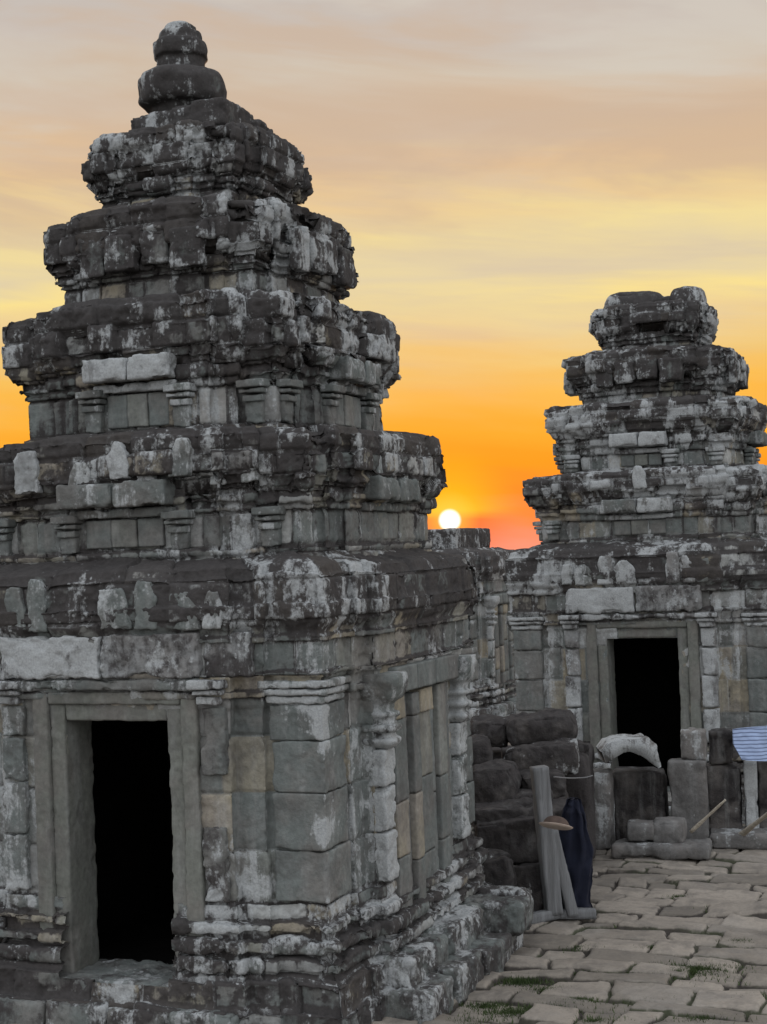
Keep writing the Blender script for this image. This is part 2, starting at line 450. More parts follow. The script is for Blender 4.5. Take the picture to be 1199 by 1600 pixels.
def lathe(mb, prof, cx, cy, n=16, amp=.004, seed=0, blk=.5, stain=.2, lich=.5, scale=12, sq=0.0):
    prof = np.array(prof, float)                      # z, r
    a = np.linspace(0, 2 * math.pi, n, endpoint=False)
    rr = np.ones(n)
    if sq: rr = 1 / (np.abs(np.cos(a)) ** 6 + np.abs(np.sin(a)) ** 6) ** (1 / 6.) * sq + (1 - sq)
    X = np.outer(prof[:, 1], np.cos(a) * rr); Y = np.outer(prof[:, 1], np.sin(a) * rr); Z = np.repeat(prof[:, :1], n, 1)
    P = np.stack([X, Y, Z], -1)
    nr = np.stack([np.cos(a), np.sin(a), a * 0], -1)[None]
    P = P + nr * (fbm(P + np.array([cx, cy, 0]) + seed, scale, 3, seed) * amp)[..., None]
    P[..., 0] += cx; P[..., 1] += cy
    Fc = grid_faces(len(prof), n, True).reshape(-1, 4)
    V = P.reshape(-1, 3); b = len(V)
    V = np.concatenate([V, [[cx, cy, prof[0, 0]], [cx, cy, prof[-1, 0]]]])
    i = np.arange(n); j = (i + 1) % n; t = (len(prof) - 1) * n
    f0 = np.stack([j, i, np.full(n, b), np.full(n, b)], 1); f1 = np.stack([t + i, t + j, np.full(n, b + 1), np.full(n, b + 1)], 1)
    # fans as triangles drawn as degenerate-free quads: use separate tri list merged as quads of two points
    mb.add(V, np.concatenate([Fc, f0[:, [0, 1, 2, 2]], f1[:, [0, 1, 2, 2]]]), blk, stain, lich)

def smooth_profile(pts, res=.02):
    pts = np.array(pts, float); out = []
    n = len(pts)
    for i in range(n - 1):
        p0 = pts[max(0, i - 1)]; p1 = pts[i]; p2 = pts[i + 1]; p3 = pts[min(n - 1, i + 2)]
        k = max(2, int(np.linalg.norm(p2 - p1) / res))
        for t in np.arange(k) / k:
            out.append(.5 * ((2 * p1) + (-p0 + p2) * t + (2 * p0 - 5 * p1 + 4 * p2 - p3) * t * t + (-p0 + 3 * p1 - 3 * p2 + p3) * t ** 3))
    out.append(pts[-1]); return np.array(out)

TIERS = [  # w, zb, zc, zw, zt, oc
    (1.22, 3.02, 3.30, 3.55, 3.85, .14),
    (.99, 3.85, 4.17, 4.43, 4.80, .13),
    (.775, 4.80, 4.99, 5.19, 5.51, .115),
    (.54, 5.51, 5.65, 5.83, 6.12, .10)]

BODY = ([(-.08, .22), (.17, .22), (.20, .17), (.34, .165), (.37, .10)] + torus(.385, .48, .075, .05) + [(.49, .05)] + torus(.50, .60, .065, .055)
        + [(.61, .045)] + torus(.62, .70, .04, .045) + [(.72, .03), (.80, .02), (.815, 0), (2.03, 0), (2.05, .012), (2.10, .02), (2.11, .045), (2.15, .05), (2.16, .03), (2.22, .04), (2.235, .07), (2.27, .075), (2.28, .05),
           (2.44, .055), (2.46, .085), (2.50, .09), (2.52, .07), (2.56, .10), (2.60, .125), (2.70, .13), (2.71, .105), (2.88, .10), (2.885, .07), (2.945, .05), (2.97, .0), (2.99, -.12), (3.02, -.2), (3.03, -.235)])

def finial_pts(): return [(6.12, .30), (6.30, .27), (6.36, .225), (6.43, .235), (6.445, .25), (6.46, .31), (6.50, .335), (6.56, .34), (6.63, .345), (6.68, .325), (6.72, .26), (6.735, .205), (6.75, .19), (6.80, .19), (6.825, .195), (6.835, .215), (6.86, .222), (6.93, .22), (6.955, .205), (6.965, .175), (7.01, .165), (7.04, .15), (7.05, .125), (7.09, .115), (7.11, .07), (7.115, .01)]

def antefix(mb, k, u, d, z0, w, h, th=.07, seed=0, blk=.4, stain=.0, lich=.9, res=.015):
    V, Fc = rock_box((w, th, h), res, .010, .02, 7, seed, .03)
    t = (V[:, 2] + h / 2) / h
    taper = np.where(t > .6, 1 - (.25 + .5 * ((seed * 7) % 3) / 2) * ((t - .6) / .4) ** 1.3, 1.0) * np.where(t < .3, 1 + .0 * t, 1)
    V[:, 0] *= taper
    ti = ((seed * 37) % 11 - 5) * .03; V[:, 0] = V[:, 0] + V[:, 2] * ti + .004 * np.sin(V[:, 2] * 40 + seed)
    x, y = side_xy(k, V[:, 0] + u, V[:, 1] + d - .025)
    mb.add(np.stack([x, y, V[:, 2] + z0 + h / 2], 1), Fc[:, ::-1], blk, stain, lich)

def capital(mb, k, u, d, z1, w, dep, h, res, seed, stain=.05, lich=.9, blk=.3):
    """three stepped mouldings under z1"""
    for i, (f0, f1, g) in enumerate(((0, .36, 1.0), (.40, .62, .86), (.66, 1.0, .70))):
        ww = w * g; dd = dep * g
        sbox(mb, k, u - ww / 2, u + ww / 2, d, d + dd, z1 - h * f1, z1 - h * f0, res, .008, .006, seed + i, .01, blk, stain, lich)

def tower(label, loc, sc, res, seed, m, mp, md, detail='left', ruin=None, TIERS=TIERS):
    orn = np.random.RandomState(seed + 5)
    T = empty('temple_tower', loc, -A, sc)
    tag(T, label, 'temple tower', 'stepped sandstone towers on the temple terrace')
    fine = (0, 1) if detail != 'right' else (0, 1, 3)
    core = (1.44, 1.07, .87, .05, .08)
    courses = [.0, .19, .36, .49, .61, .71, .81, 1.13, 1.50, 1.86, 2.10, 2.24, 2.45, 2.60, 2.86]
    def stf(st, P, corn, up, side, S):
        wall = np.clip((P[..., 2] - .85) / .1, 0, 1) * np.clip((2.1 - P[..., 2]) / .15, 0, 1)
        st = st - .22 * wall
        st = st + .38 * np.clip((P[..., 2] - 2.42) / .2, 0, 1) + .1 * np.clip((.8 - P[..., 2]) / .3, 0, 1)
        return st
    sweep('wall', BODY, core, m, T, res, .06, seed, courses, (.28, .6), .0, 99, (-.37, .45, .30, 1.97), .022, .007, .05, stf, fine, .03)
    wbay = core[0] + core[3] + core[4]                # front plane of the middle bay
    for i, (w, zb, zc, zw, zt, oc) in enumerate(TIERS):
        if ruin == 'low': break
        onext = (TIERS[i + 1][0] - w) if i < 3 else -.17
        pr = tier_profile(zb, zc, zw, zt, oc, onext)
        cs = [zb, zb + .06, zc - .0, zc + (zw - zc) * .45, zw - .02, zw + (zt - zw) * .45]
        up = .12 + .10 * i
        def stt(st, P, corn, upn, side, S, up=up): return st + up * .7
        dxy = [(.03, 0), (.0, 0), (-.02, 0), (-.06, 0)][i] if detail == 'left' else (0, 0)
        cut_er = .026 + .003 * i + (.012 if detail == 'right' else 0)
        bays = (w, w * .74, w * .56, .045, .055) if i < 3 else (w, w * .78, w * .5, .03, .04)
        if ruin == 'low':
            pr = [p for p in pr if p[0] < zc + .12] + [(zc + .12, .03), (zc + .13, -.3)]
        tr = res if i else res
        sweep('roof_tier', pr, bays, m, T, tr, .05, seed + 7 * i + 3, cs, (.16 - .01 * i, .34 - .03 * i), .035, zc, None, cut_er, .012, .12, stt, fine, .03, 0, dxy)
    # ---- doorway ------------------------------------------------------------
    df = MB(); kk = dict(chip=.012, stain=-.1, lich=-.3)
    r2 = res * 1.2
    # nested frame, outer band (two jambs + head), inner band
    for (ui, uo, d0, d1, zt) in ((.50, .62, wbay - .30, wbay + .045, 2.155), (.385, .504, wbay - .33, wbay + .012, 2.075)):
        sbox(df, 0, -uo + .03, -ui + .03, d0, d1, .27, zt, r2, .012, .006, seed + 3, blk=.35, **kk)
        sbox(df, 0, ui + .035, uo + .035, d0, d1, .27, zt, r2, .012, .008, seed + 4, blk=.6, **kk)
        sbox(df, 0, -ui + .033, ui + .032, d0, d1 - .002, 1.96 if ui < .45 else 2.07, zt, r2, .012, .006, seed + 5, blk=.5, **kk)
    fr = df.build('door_frame', md, T)
    sl = MB(); sbox(sl, 0, -.64, .66, wbay - .40, wbay + .13, .13, .295, r2, .03, .02, seed + 6, .03, .55, .15, .4)
    sl.build('door_sill', m, T)
    st_ = MB(); 
    for i, u in enumerate((-.9, -.42, .02, .5)):
        sbox(st_, 0, u, u + .46, wbay - .1, wbay + .26, -.05, .16 + .02 * (i % 2), r2, .03, .02, seed + 8 + i, .04, .4, .3, .5, tilt=.02 * (i - 1.5))
    st_.build('step', m, T)
    # dark chamber behind
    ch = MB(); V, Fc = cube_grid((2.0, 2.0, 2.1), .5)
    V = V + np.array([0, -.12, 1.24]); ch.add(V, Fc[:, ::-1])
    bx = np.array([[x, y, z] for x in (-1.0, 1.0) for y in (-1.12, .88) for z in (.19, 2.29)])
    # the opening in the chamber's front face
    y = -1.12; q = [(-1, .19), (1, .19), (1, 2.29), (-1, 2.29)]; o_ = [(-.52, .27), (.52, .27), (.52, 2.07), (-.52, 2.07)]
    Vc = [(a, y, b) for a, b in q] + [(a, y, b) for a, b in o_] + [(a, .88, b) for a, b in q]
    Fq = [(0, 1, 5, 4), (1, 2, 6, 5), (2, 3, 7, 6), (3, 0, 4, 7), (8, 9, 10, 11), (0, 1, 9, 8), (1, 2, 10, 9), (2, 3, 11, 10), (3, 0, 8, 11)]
    mesh_obj('chamber', Vc, Fq, M['chamber_shade'], T, smooth=False)
    # ---- lintel and frieze --------------------------------------------------
    li = MB()
    sbox(li, 0, -.80, -.02, wbay - .05, wbay + .115, 2.245, 2.53, res, .012, .02, seed + 20, .05, .25, .02, .6)
    sbox(li, 0, -.01, .71, wbay - .05, wbay + .11, 2.25, 2.535, res, .012, .02, seed + 21, .05, .35, .02, .7)
    if detail != 'right': sbox(li, 0, .72, 1.05, wbay - .15, wbay + .06, 2.25, 2.53, res, .015, .012, seed + 22, .03, .3, .15, .4)
    lo = li.build('lintel', M['palestone'] if detail != 'low' else m, T)
    lm = MB(); sbox(lm, 0, -.76, .70, wbay - .05, wbay + .10, 2.165, 2.24, res, .02, .015, seed + 23, .06, .3, .1, .7)
    lm.build('moulding', mp, lo)
    for i, (u, w, h, tl) in enumerate(((-.66, .15, .30, 0), (-.49, .15, .34, 0), (-.05, .20, .30, .5), (.10, .24, .27, 0), (.34, .18, .32, 0), (-.86, .13, .26, 0), (.62, .2, .24, 0), (.83, .13, .24, 0))):
        if i == 2 : continue
        b = MB(); antefix(b, 0, u if detail == 'left' else -u * .9 - .02, wbay + .10, 2.56, w, h, .08, seed + 30 + i, lich=.8 - .15 * (i % 3), res=res)
        b.build('antefix', mp if i in (0, 1, 3, 4) else m, T)
    # ---- pilasters of the front --------------------------------------------
    for sgn in (-1, 1):
        p = MB(); u = sgn * .76
        if detail == 'left' and sgn > 0:
            sbox(p, 0, .68, .86, wbay - .12, wbay + .05, 1.62, 2.06, res, .012, .01, seed + 41, .04, .35, .25, .3)
            q = MB(); sbox(q, 0, .665, .84, wbay - .12, wbay + .045, .82, 1.30, res, .012, .012, seed + 42, .05, .3, .2, .7)
            q.build('pilaster_stump', m, T)
        else:
            for i, (z0, z1) in enumerate(((.82, 1.2), (1.205, 1.55), (1.555, 1.85), (1.855, 2.06))):
                sbox(p, 0, u - .09 + .004 * i, u + .09, wbay - .12, wbay + .05 - .004 * (i % 2), z0, z1, res, .012, .01, seed + 43 + i, .03, .3, .0, .8)
        po = p.build('pilaster', mp if detail == 'left' else M['palestone'], T)
        c = MB(); capital(c, 0, u, wbay - .03, 2.235, .24, .17, .16, res, seed + 48); c.build('capital', M['palestone'], po)
    # corner piers with a moulded capital
    for (sx, sy) in ((1, -1), (-1, -1), (1, 1), (-1, 1)):
        p = MB(); c0 = 1.10 if detail == 'left' else 1.14; c1 = 1.475
        z = .81
        rs = np.random.RandomState(seed + int(sx * 3 + sy) + 9)
        for zz in (1.14, 1.50, 1.83, 2.06):
            V, Fc = rock_box((c1 - c0, c1 - c0, zz - z - .003), res, .007, .008, 4, seed + int(zz * 10) + sx, .022)
            V = V + np.array([sx * (c0 + c1) / 2 + rs.uniform(-.006, .006), sy * (c0 + c1) / 2 + rs.uniform(-.006, .006), (z + zz) / 2])
            edge = np.exp(-np.abs(np.maximum(V[:, 0] * sx, V[:, 1] * sy) * 0 + (np.abs(V[:, 0]) + np.abs(V[:, 1]) - 2 * c1)) / .10)
            p.add(V, Fc, [.15, .35, .45, .6][rs.randint(4)], -.12, -.25 + 2.6 * edge * np.clip(fbm(V + 7, 3.5, 3, 77) * 1.6 + .45, 0, 1)); z = zz
        po = p.build('corner_pier', m, T)
        c = MB()
        for i, (z0, z1, g) in enumerate(((2.165, 2.215, .05), (2.12, 2.16, .035), (2.065, 2.115, .015))):
            V, Fc = rock_box((c1 - c0 + g * 2, c1 - c0 + g * 2, z1 - z0), res, .012, .008, 8, seed + i, .02)
            c.add(V + np.array([sx * (c0 + c1) / 2, sy * (c0 + c1) / 2, (z0 + z1) / 2]), Fc, .4, .1, .8)
        c.build('capital', m, po)
    # ---- false doors on the three other sides ---------------------------------
    for k in ((1, 3, 2) if detail != 'low' else (1,)):
        rr = res * 1.2 if k == 1 or (k == 3 and detail == 'right') else .06
        fd = MB(); kw = dict(stain=-.12, lich=-.25, chip=.006, rnd=.006, amp=.004)
        b = wbay
        def stack(u0, u1, d1, zs_, blks):
            for (za, zb_), q in zip(zip(zs_[:-1], zs_[1:]), blks):
                sbox(fd, k, u0, u1, b - .03, b + d1, za + .002, zb_ - .002, rr, seed=seed + int(za * 7) + k, blk=q, **kw)
        stack(-.62, -.40, .055, (.46, .93, 1.30, 1.86, 2.02), (.2, .9, .15, .95))
        stack(-.395, -.30, .025, (.46, 1.25, 2.02), (.3, .5))
        stack(-.295, -.16, .07, (.46, .86, 1.32, 1.86, 2.02), (.1, .85, .2, .35))
        stack(-.155, .16, .035, (.46, .86, 1.40, 1.86), (.15, .2, .75))
        stack(-.12, .14, .065, (1.86, 2.03), (.95,))
        stack(.165, .245, .025, (.46, 1.25, 2.03), (.3, .6))
        stack(.25, .42, .06, (.46, .9, 1.36, 2.03), (.2, .3, .7))
        stack(.425, .60, .012, (.46, 1.3, 2.03), (.3, .45))
        fo = fd.build('false_door', M['plain'], T)
        hd = MB()
        for i, (u0, u1) in enumerate(((-.66, -.25), (-.247, .12), (.123, .64))):
            sbox(hd, k, u0, u1, b - .05, b + .10, 2.045, 2.225, rr, seed=seed + i, blk=.45 - .1 * i, **kw)
        hd.build('lintel', M['plain'], fo)
        for sgn in (-1, 1):
            p = MB(); u = sgn * .76
            zz = [.82, 1.15, 1.45, 1.70]
            for i in range(3): sbox(p, k, u - .095, u + .095, b - .1, b + .07, zz[i], zz[i + 1] - .004, rr, .014, .012, seed + i + 60, .04, .4, .1, 1.0)
            po = p.build('pilaster', m, T)
            c = MB(); cx, cy = side_xy(k, u, b + .02)
            lathe(c, smooth_profile([(1.70, .07), (1.73, .105), (1.76, .11), (1.775, .085), (1.80, .08), (1.82, .115), (1.85, .12), (1.87, .085), (1.90, .08), (1.915, .10), (1.94, .10), (1.95, .08), (1.99, .085), (2.03, .12), (2.07, .14), (2.12, .155), (2.16, .16), (2.20, .15)], .012), float(cx), float(cy), 40, .03, seed + 70, .4, .15, .7, 12, .75)
            c.build('colonette', m, po)
    # side base steps
    for k in (1,):
        for i, (d0, d1, z1, us) in enumerate(((1.5, 2.03, .19, (-1.12, -.62, -.1, .5, .98)), (1.5, 1.84, .37, (-1.0, -.3, .42, 1.0)), (1.6, 2.10, .40, (.52, .80, 1.04)))):
            s_ = MB()
            for j in range(len(us) - 1):
                sbox(s_, k, us[j] + .004, us[j + 1] - .004, d0, d1 + .03 * ((j * 7 + i) % 3 - 1), -.05 if i == 0 else .15, z1 + .012 * ((j * 5) % 3), res * 1.2, .035, .025, seed + 80 + i * 5 + j, .05, .4, .3, .5)
            s_.build('step', m, T)
    # ---- tier ornaments ---------------------------------------------------------
    for i, (w, zb, zc, zw, zt, oc) in enumerate(TIERS[:3]):
        if ruin == 'low': break
        b = w + .10
        for k in ((0, 1, 3) if detail == 'right' else (0, 1)):
            if i == 2: 
                o = MB()
                for j, (u, ww) in enumerate(((-.41, .22), (-.17, .235), (.08, .24), (.36, .27))):
                    sbox(o, k, u - ww / 2, u + ww / 2, b + oc * .3, b + oc + .004 + .018 * (j % 2), zw - .17 + .03 * (j % 3), zw + .13 - .02 * (j % 2), res, .02, .02, seed + j + k * 5 + 90, .05, .3, .45, .5)
                o.build('cornice_block', m, T); continue
            fw = MB(); s = w / 1.22
            sbox(fw, k, -.30 * s, -.10 * s, b - .02, b + .02, zb + .08, zc - .01, res, .006, .004, seed + 95, .006, .55, -.1, .0)
            sbox(fw, k, -.095 * s, .10 * s, b - .02, b + .032, zb + .08, zc - .01, res, .006, .004, seed + 96, .006, .7, -.1, .0)
            sbox(fw, k, .105 * s, .30 * s, b - .02, b + .02, zb + .08, zc - .01, res, .006, .004, seed + 97, .006, .6, -.1, .0)
            fo = fw.build('false_door', M['plain'], T)
            lt = MB()
            sbox(lt, k, -.42 * s, .0, b, b + oc + .045, zc + .075, zc + .235, res, .015, .012, seed + 98, .03, .2, -.1, .8)
            sbox(lt, k, .006, .40 * s, b, b + oc + .04, zc + .07, zc + .24, res, .015, .012, seed + 99, .03, .3, -.1, .8)
            sbox(lt, k, -.40 * s, .40 * s, b, b + .07, zc - .0, zc + .062, res, .012, .008, seed + 100, .03, .3, .0, .6)
            if k == 0 and i == 1: lt.build('lintel', M['palestone'], fo)
            elif k == 0: lt.build('lintel', m, fo)
            else: lt.build('lintel', m, fo)
            for sgn in (-1, 1):
                for (uu, dd) in ((.43 * s * sgn, b), (.86 * w * sgn, w)):
                    if orn.rand() < (.48 if detail == 'left' else .6): continue
                    p = MB(); sbox(p, k, uu - .065, uu + .065, dd - .03, dd + .045, zb + .05, zc - .10, res, .01, .008, seed + 101, .02, .35, .0, .6)
                    po = p.build('pilaster', m, T)
                    c = MB(); capital(c, k, uu, dd - .01, zc + .03, .21, .12, .15, res, seed + 102, lich=.7); c.build('capital', m, po)
            if i == 0:
                for j, (u, ww, h) in enumerate(((-.94, .13, .24), (-.68, .2, .30), (-.26, .16, .2), (.05, .15, .26), (.24, .12, .22), (.52, .15, .25), (.72, .12, .2), (.98, .12, .22))):
                    if (k == 1 and j % 2) or (detail == 'right' and j % 3): continue
                    a_ = MB(); antefix(a_, k, u, (b if abs(u) < .7 else w) + oc - .005 + .02 * (j % 2), zw - .06 + (.06 if j in (3, 5) else 0), ww, h, .07, seed + 110 + j, lich=.9, res=res)
                    a_.build('antefix', M['palestone'] if (j in (1, 3, 4) and k == 0) else m, T)
    # ---- top ----------------------------------------------------------------------
    if detail == 'left':
        cp = MB()
        for i, (x, y, sx, sy, z0, z1) in enumerate(((-.19, -.12, .42, .5, 6.17, 6.345), (.20, -.14, .46, .52, 6.16, 6.37), (-.15, .22, .5, .42, 6.17, 6.33), (.22, .24, .44, .4, 6.16, 6.34))):
            V, Fc = rock_box((sx, sy, z1 - z0), res, .035, .03, 4, seed + 120 + i, .06)
            cp.add(V + np.array([x, y, (z0 + z1) / 2]), Fc, .4, .55, .4)
        co_ = cp.build('cap_slab', m, T); co_.location = (-.05, 0, 0)
        f = MB(); lathe(f, smooth_profile(finial_pts(), .012), -.18, 0, 96, .06, 5, .4, .55, .45, 4.5)
        f.build('finial', m, T)
    elif detail == 'right':
        cp = MB()
        for i, (x, y, sx, sy, z0, z1, ra) in enumerate(((-.20, -.10, .70, .62, 5.62, 6.01, .55), (.42, -.06, .42, .5, 5.62, 6.03, .6), (.1, .2, .8, .6, 5.62, 5.95, .4))):
            V, Fc = rock_box((sx, sy, z1 - z0), res, .08, .05, 3, seed + 130 + i, .06, ra)
            cp.add(V + np.array([x, y, (z0 + z1) / 2]), Fc, .4, .6, .4)
        cp.build('broken_crown', m, T)
    else:
        cp = MB(); V, Fc = rock_box((2.2, 2.0, .38), .03, .03, .03, 3, seed + 140, .06)
        cp.add(V + np.array([.0, 0, 3.19]), Fc, .5, .5, .2)
        cp.build('broken_crown', m, T)
    return T

tower('tall stepped sandstone tower in front with dark doorway and pointed lotus finial', (-1.26, 11.6, 0), 1.0, .0135, 3, M['stone'], M['stone'], M['door'], 'left')
TIERS_R = [(1.19, 3.02, 3.27, 3.60, 3.80, .15), (.96, 3.80, 4.02, 4.38, 4.60, .15), (.74, 4.60, 4.72, 4.98, 5.22, .16), (.52, 5.22, 5.32, 5.52, 5.78, .12)]
tower('stepped stone tower behind on the right with broken double humped top', (3.34, 18.4, 0), 1.0, .024, 50, M['stone_far'], M['palestone'], M['door'], 'right', None, TIERS_R)
tower('ruined low tower base in the gap below the setting sun', (.55, 27.5, 0), 1.0, .05, 90, M['stone_far'], M['stone_far'], M['plain'], 'low', 'low')

# ------------------------------------------------------------------ paving
def slab_field(x0, x1, y0, y1, res, seed):
    rs = np.random.RandomState(seed)
    xs = np.arange(x0, x1, res); ys = np.arange(y0, y1, res)
    X, Y = np.meshgrid(xs, ys)
    P = np.stack([X, Y, X * 0], -1)
    Xw = X + .09 * fbm(P, 1.9, 4, seed) ; Yw = Y + .10 * fbm(P + 9, 1.6, 4, seed + 2)
    rows = [y0 - .5]
    while rows[-1] < y1 + .5: rows.append(rows[-1] + rs.uniform(.20, .40))
    rows = np.array(rows); ri = np.searchsorted(rows, Yw) - 1
    er_ = np.minimum(Yw - rows[ri], rows[ri + 1] - Yw)
    ec = np.zeros_like(X); blk = np.zeros_like(X); hz = np.zeros_like(X); tx = np.zeros_like(X); dis = np.zeros_like(X)
    for r in range(len(rows) - 1):
        mk = ri == r
        if not mk.any(): continue
        j = [x0 - 1 + rs.uniform(0, .5)]
        while j[-1] < x1 + 1: j.append(j[-1] + rs.uniform(.24, .75))
        j = np.array(j); q = np.searchsorted(j, Xw[mk]) - 1
        ec[mk] = np.minimum(Xw[mk] - j[q], j[q + 1] - Xw[mk])
        a = rs.rand(len(j)); b = rs.randn(len(j)); c = rs.randn(len(j)); d_ = rs.randn(len(j))
        blk[mk] = a[q]; hz[mk] = b[q]; tx[mk] = c[q] * (Xw[mk] - (j[q] + j[q + 1]) / 2) + d_[q] * (Yw[mk] - (rows[r] + rows[r + 1]) / 2)
    e = np.minimum(er_, ec)
    wob = .006 + .010 * np.clip(fbm(P + 30, 1.2, 2, seed + 6) + .3, 0, 1)
    Z = hz * .013 + tx * .05 + .010 * fbm(P, 5, 4, seed + 4) + .02 * fbm(P, .7, 2, seed + 8)
    Z = Z - .045 * np.exp(-(e / (wob + .004)) ** 2) - .003 * np.exp(-e / .015) - .006 * np.clip((fbm(P + 60, 3.2, 4, seed + 12) - .15) * 12, 0, 1)
    jn = np.exp(-(e / (wob + .009)) ** 2)
    nt, ns = X.shape
    V = np.stack([X, Y, Z], -1).reshape(-1, 3)
    return V, grid_faces(nt, ns, False).reshape(-1, 4), {'blk': blk.ravel(), 'joint': jn.ravel()}

V, Fc, att = slab_field(-7.0, 2.6, 8.2, 18.6, .0145, 12)
pv = mesh_obj('paving', V, Fc, M['paving'], None, att); pv.rotation_euler = (0, 0, -A); pv.location = (0, 0, 0.0)
tag(pv, kind='structure')
def sheet(name, x0, x1, y0, y1, z, m, n=2, rz=0):
    xs = np.linspace(x0, x1, n); ys = np.linspace(y0, y1, n); X, Y = np.meshgrid(xs, ys)
    o = mesh_obj(name, np.stack([X, Y, X * 0 + z], -1).reshape(-1, 3), grid_faces(n, n, False).reshape(-1, 4), m)
    o.rotation_euler = (0, 0, rz); return tag(o, kind='structure')
# the terrace top is a thick slab; the plain lies far below it
V, Fc = cube_grid((70, 80, 3), 10)
te = mesh_obj('terrace', V + np.array([0, 25, -1.58]), Fc, M['terrace'], None, smooth=False); te.rotation_euler = (0, 0, -A); tag(te, kind='structure')
sheet('ground', -15000, 15000, -15000, 15000, -60, M['wildland'], 3)

# ------------------------------------------------------------------ rubble
RUB = [  # label, x0,y0,x1,y1 (photo), Y, depth, roundness, blk, lich, mat
    ('long dark stone slab on top of the heap, below the far tower', 742, 1262, 852, 1284, 12.9, .7, .0, .2, .1),
    ('broad nearly black stone slab halfway up the heap behind the post', 742, 1284, 856, 1350, 12.75, .8, .05, .1, .0),
    ('upright dark block with lichen spots on its side beside the tower foot', 752, 1343, 806, 1446, 12.35, .35, .0, .1, .9),
    ('dark block between the spotted block and the wooden post', 808, 1352, 856, 1444, 12.55, .4, .0, .3, .5),
    ('lichen flecked dark block under the rounded mound stone', 786, 1168, 908, 1216, 13.9, .5, .1, .2, .9),
    ('long rounded dark stone lying on the heap left of the far doorway', 790, 1120, 906, 1166, 14.3, .6, .45, .3, .1),
    ('dark boulder at the upper left of the heap by the tower edge', 738, 1126, 800, 1172, 14.4, .5, .5, .5, .2),
    ('rounded dark stone below the upper left boulder', 730, 1158, 772, 1224, 13.7, .5, .5, .2, .2),
    ('largest round boulder in the middle of the heap', 738, 1198, 814, 1268, 13.3, .5, .6, .4, .1),
    ('thin stone slab wedged right of the round boulder', 788, 1244, 872, 1268, 13.2, .6, .1, .6, .1),
    ('dark square block behind the wooden post near its top', 812, 1212, 880, 1248, 13.5, .5, .1, .1, .1),
    ('dark block low behind the wooden post', 850, 1262, 905, 1345, 13.1, .5, .05, .1, .1),
    ('squat dark block at the foot of the heap behind the post', 850, 1345, 905, 1436, 12.85, .35, .05, .1, .1),
    ('flat stone lying at the foot of the heap', 792, 1436, 862, 1452, 12.5, .35, .1, .7, .4),
    ('dark block behind the post at the height of its tip', 860, 1165, 925, 1265, 14.6, .5, .1, .1, .1),
]
for i, (lb, x0, y0, x1, y1, Yd, dp, ra, bk, lc) in enumerate(RUB):
    a = at(x0, (y0 + y1) / 2, Yd); b = at(x1, (y0 + y1) / 2, Yd); tp = at((x0 + x1) / 2, y0, Yd)[2]; bt = at((x0 + x1) / 2, y1, Yd)[2]
    wd = b[0] - a[0]; h = tp - bt
    if i in (11, 12, 13, 2, 3): h = max(h, tp - 0.0); 
    bt = tp - h
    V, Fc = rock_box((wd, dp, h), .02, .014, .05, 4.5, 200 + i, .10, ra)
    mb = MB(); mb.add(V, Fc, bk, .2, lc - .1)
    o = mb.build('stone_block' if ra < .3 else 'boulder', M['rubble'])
    c = (a + b) / 2
    o.location = (c[0], Yd + dp / 2, (tp + bt) / 2); o.rotation_euler = (random.Random(i).uniform(-.03, .03), random.Random(i + 9).uniform(-.05, .05) - .0366, random.Random(i + 5).uniform(-.25, .1))
    tag(o, lb, 'stone block' if ra < .3 else 'boulder', 'fallen stones heaped between the two towers')
# filler core stones low in the heap (seen as the dark mass carrying the others)
for i, (x, y, sx, sy, h) in enumerate(((1.05, 13.9, .95, .9, .78), (1.25, 14.9, 1.3, .9, 1.05))):
    V, Fc = rock_box((sx, sy, h), .05, .05, .05, 3, 240 + i, .06)
    mb = MB(); mb.add(V, Fc, .2, .4, -.1); o = mb.build('stone_block', M['rubble']); o.location = (x, y, h / 2); o.rotation_euler = (0, 0, -.2)
    tag(o, ('large dark block buried in the heap, carrying the round boulder', 'large dark block at the back of the heap, carrying the long rounded stone')[i], 'stone block', 'fallen stones heaped between the two towers')

# ------------------------------------------------------------------ wooden post
g0 = gnd(866, 1438)
post = empty('wooden_post', g0, R(8))
tag(post, 'grey weathered wooden post on crossed timber feet beside the stone heap', 'wooden post')
def beam(name, a, b, wx, wy, m, parent, seed, res=.03, taper=1.0):
    a = Vector(a); b = Vector(b); L = (b - a).length
    V, Fc = rock_box((wx, wy, L), res, .006, .004, 6, seed, .008)
    if taper != 1: V[:, :2] *= (1 + (taper - 1) * (V[:, 2:3] / L + .5))
    q = (b - a).to_track_quat('Z', 'Y').to_matrix(); Rm = np.array(q)
    V = V @ Rm.T + np.array((a + b) / 2)
    mb = MB(); mb.add(V, Fc); return mb.build(name, m, parent)
beam('upright', (0.0, 0, .05), (-.075, .0, 1.235), .15, .13, M['wood'], post, 301)
beam('brace', (.15, -.01, .03), (.01, -.005, .72), .13, .09, M['wood'], post, 302)
beam('foot', (-.25, -.14, .05), (.05, .02, .055), .09, .085, M['wood'], post, 304)
beam('foot', (.03, .02, .045), (.34, -.03, .04), .085, .08, M['wood'], post, 305)

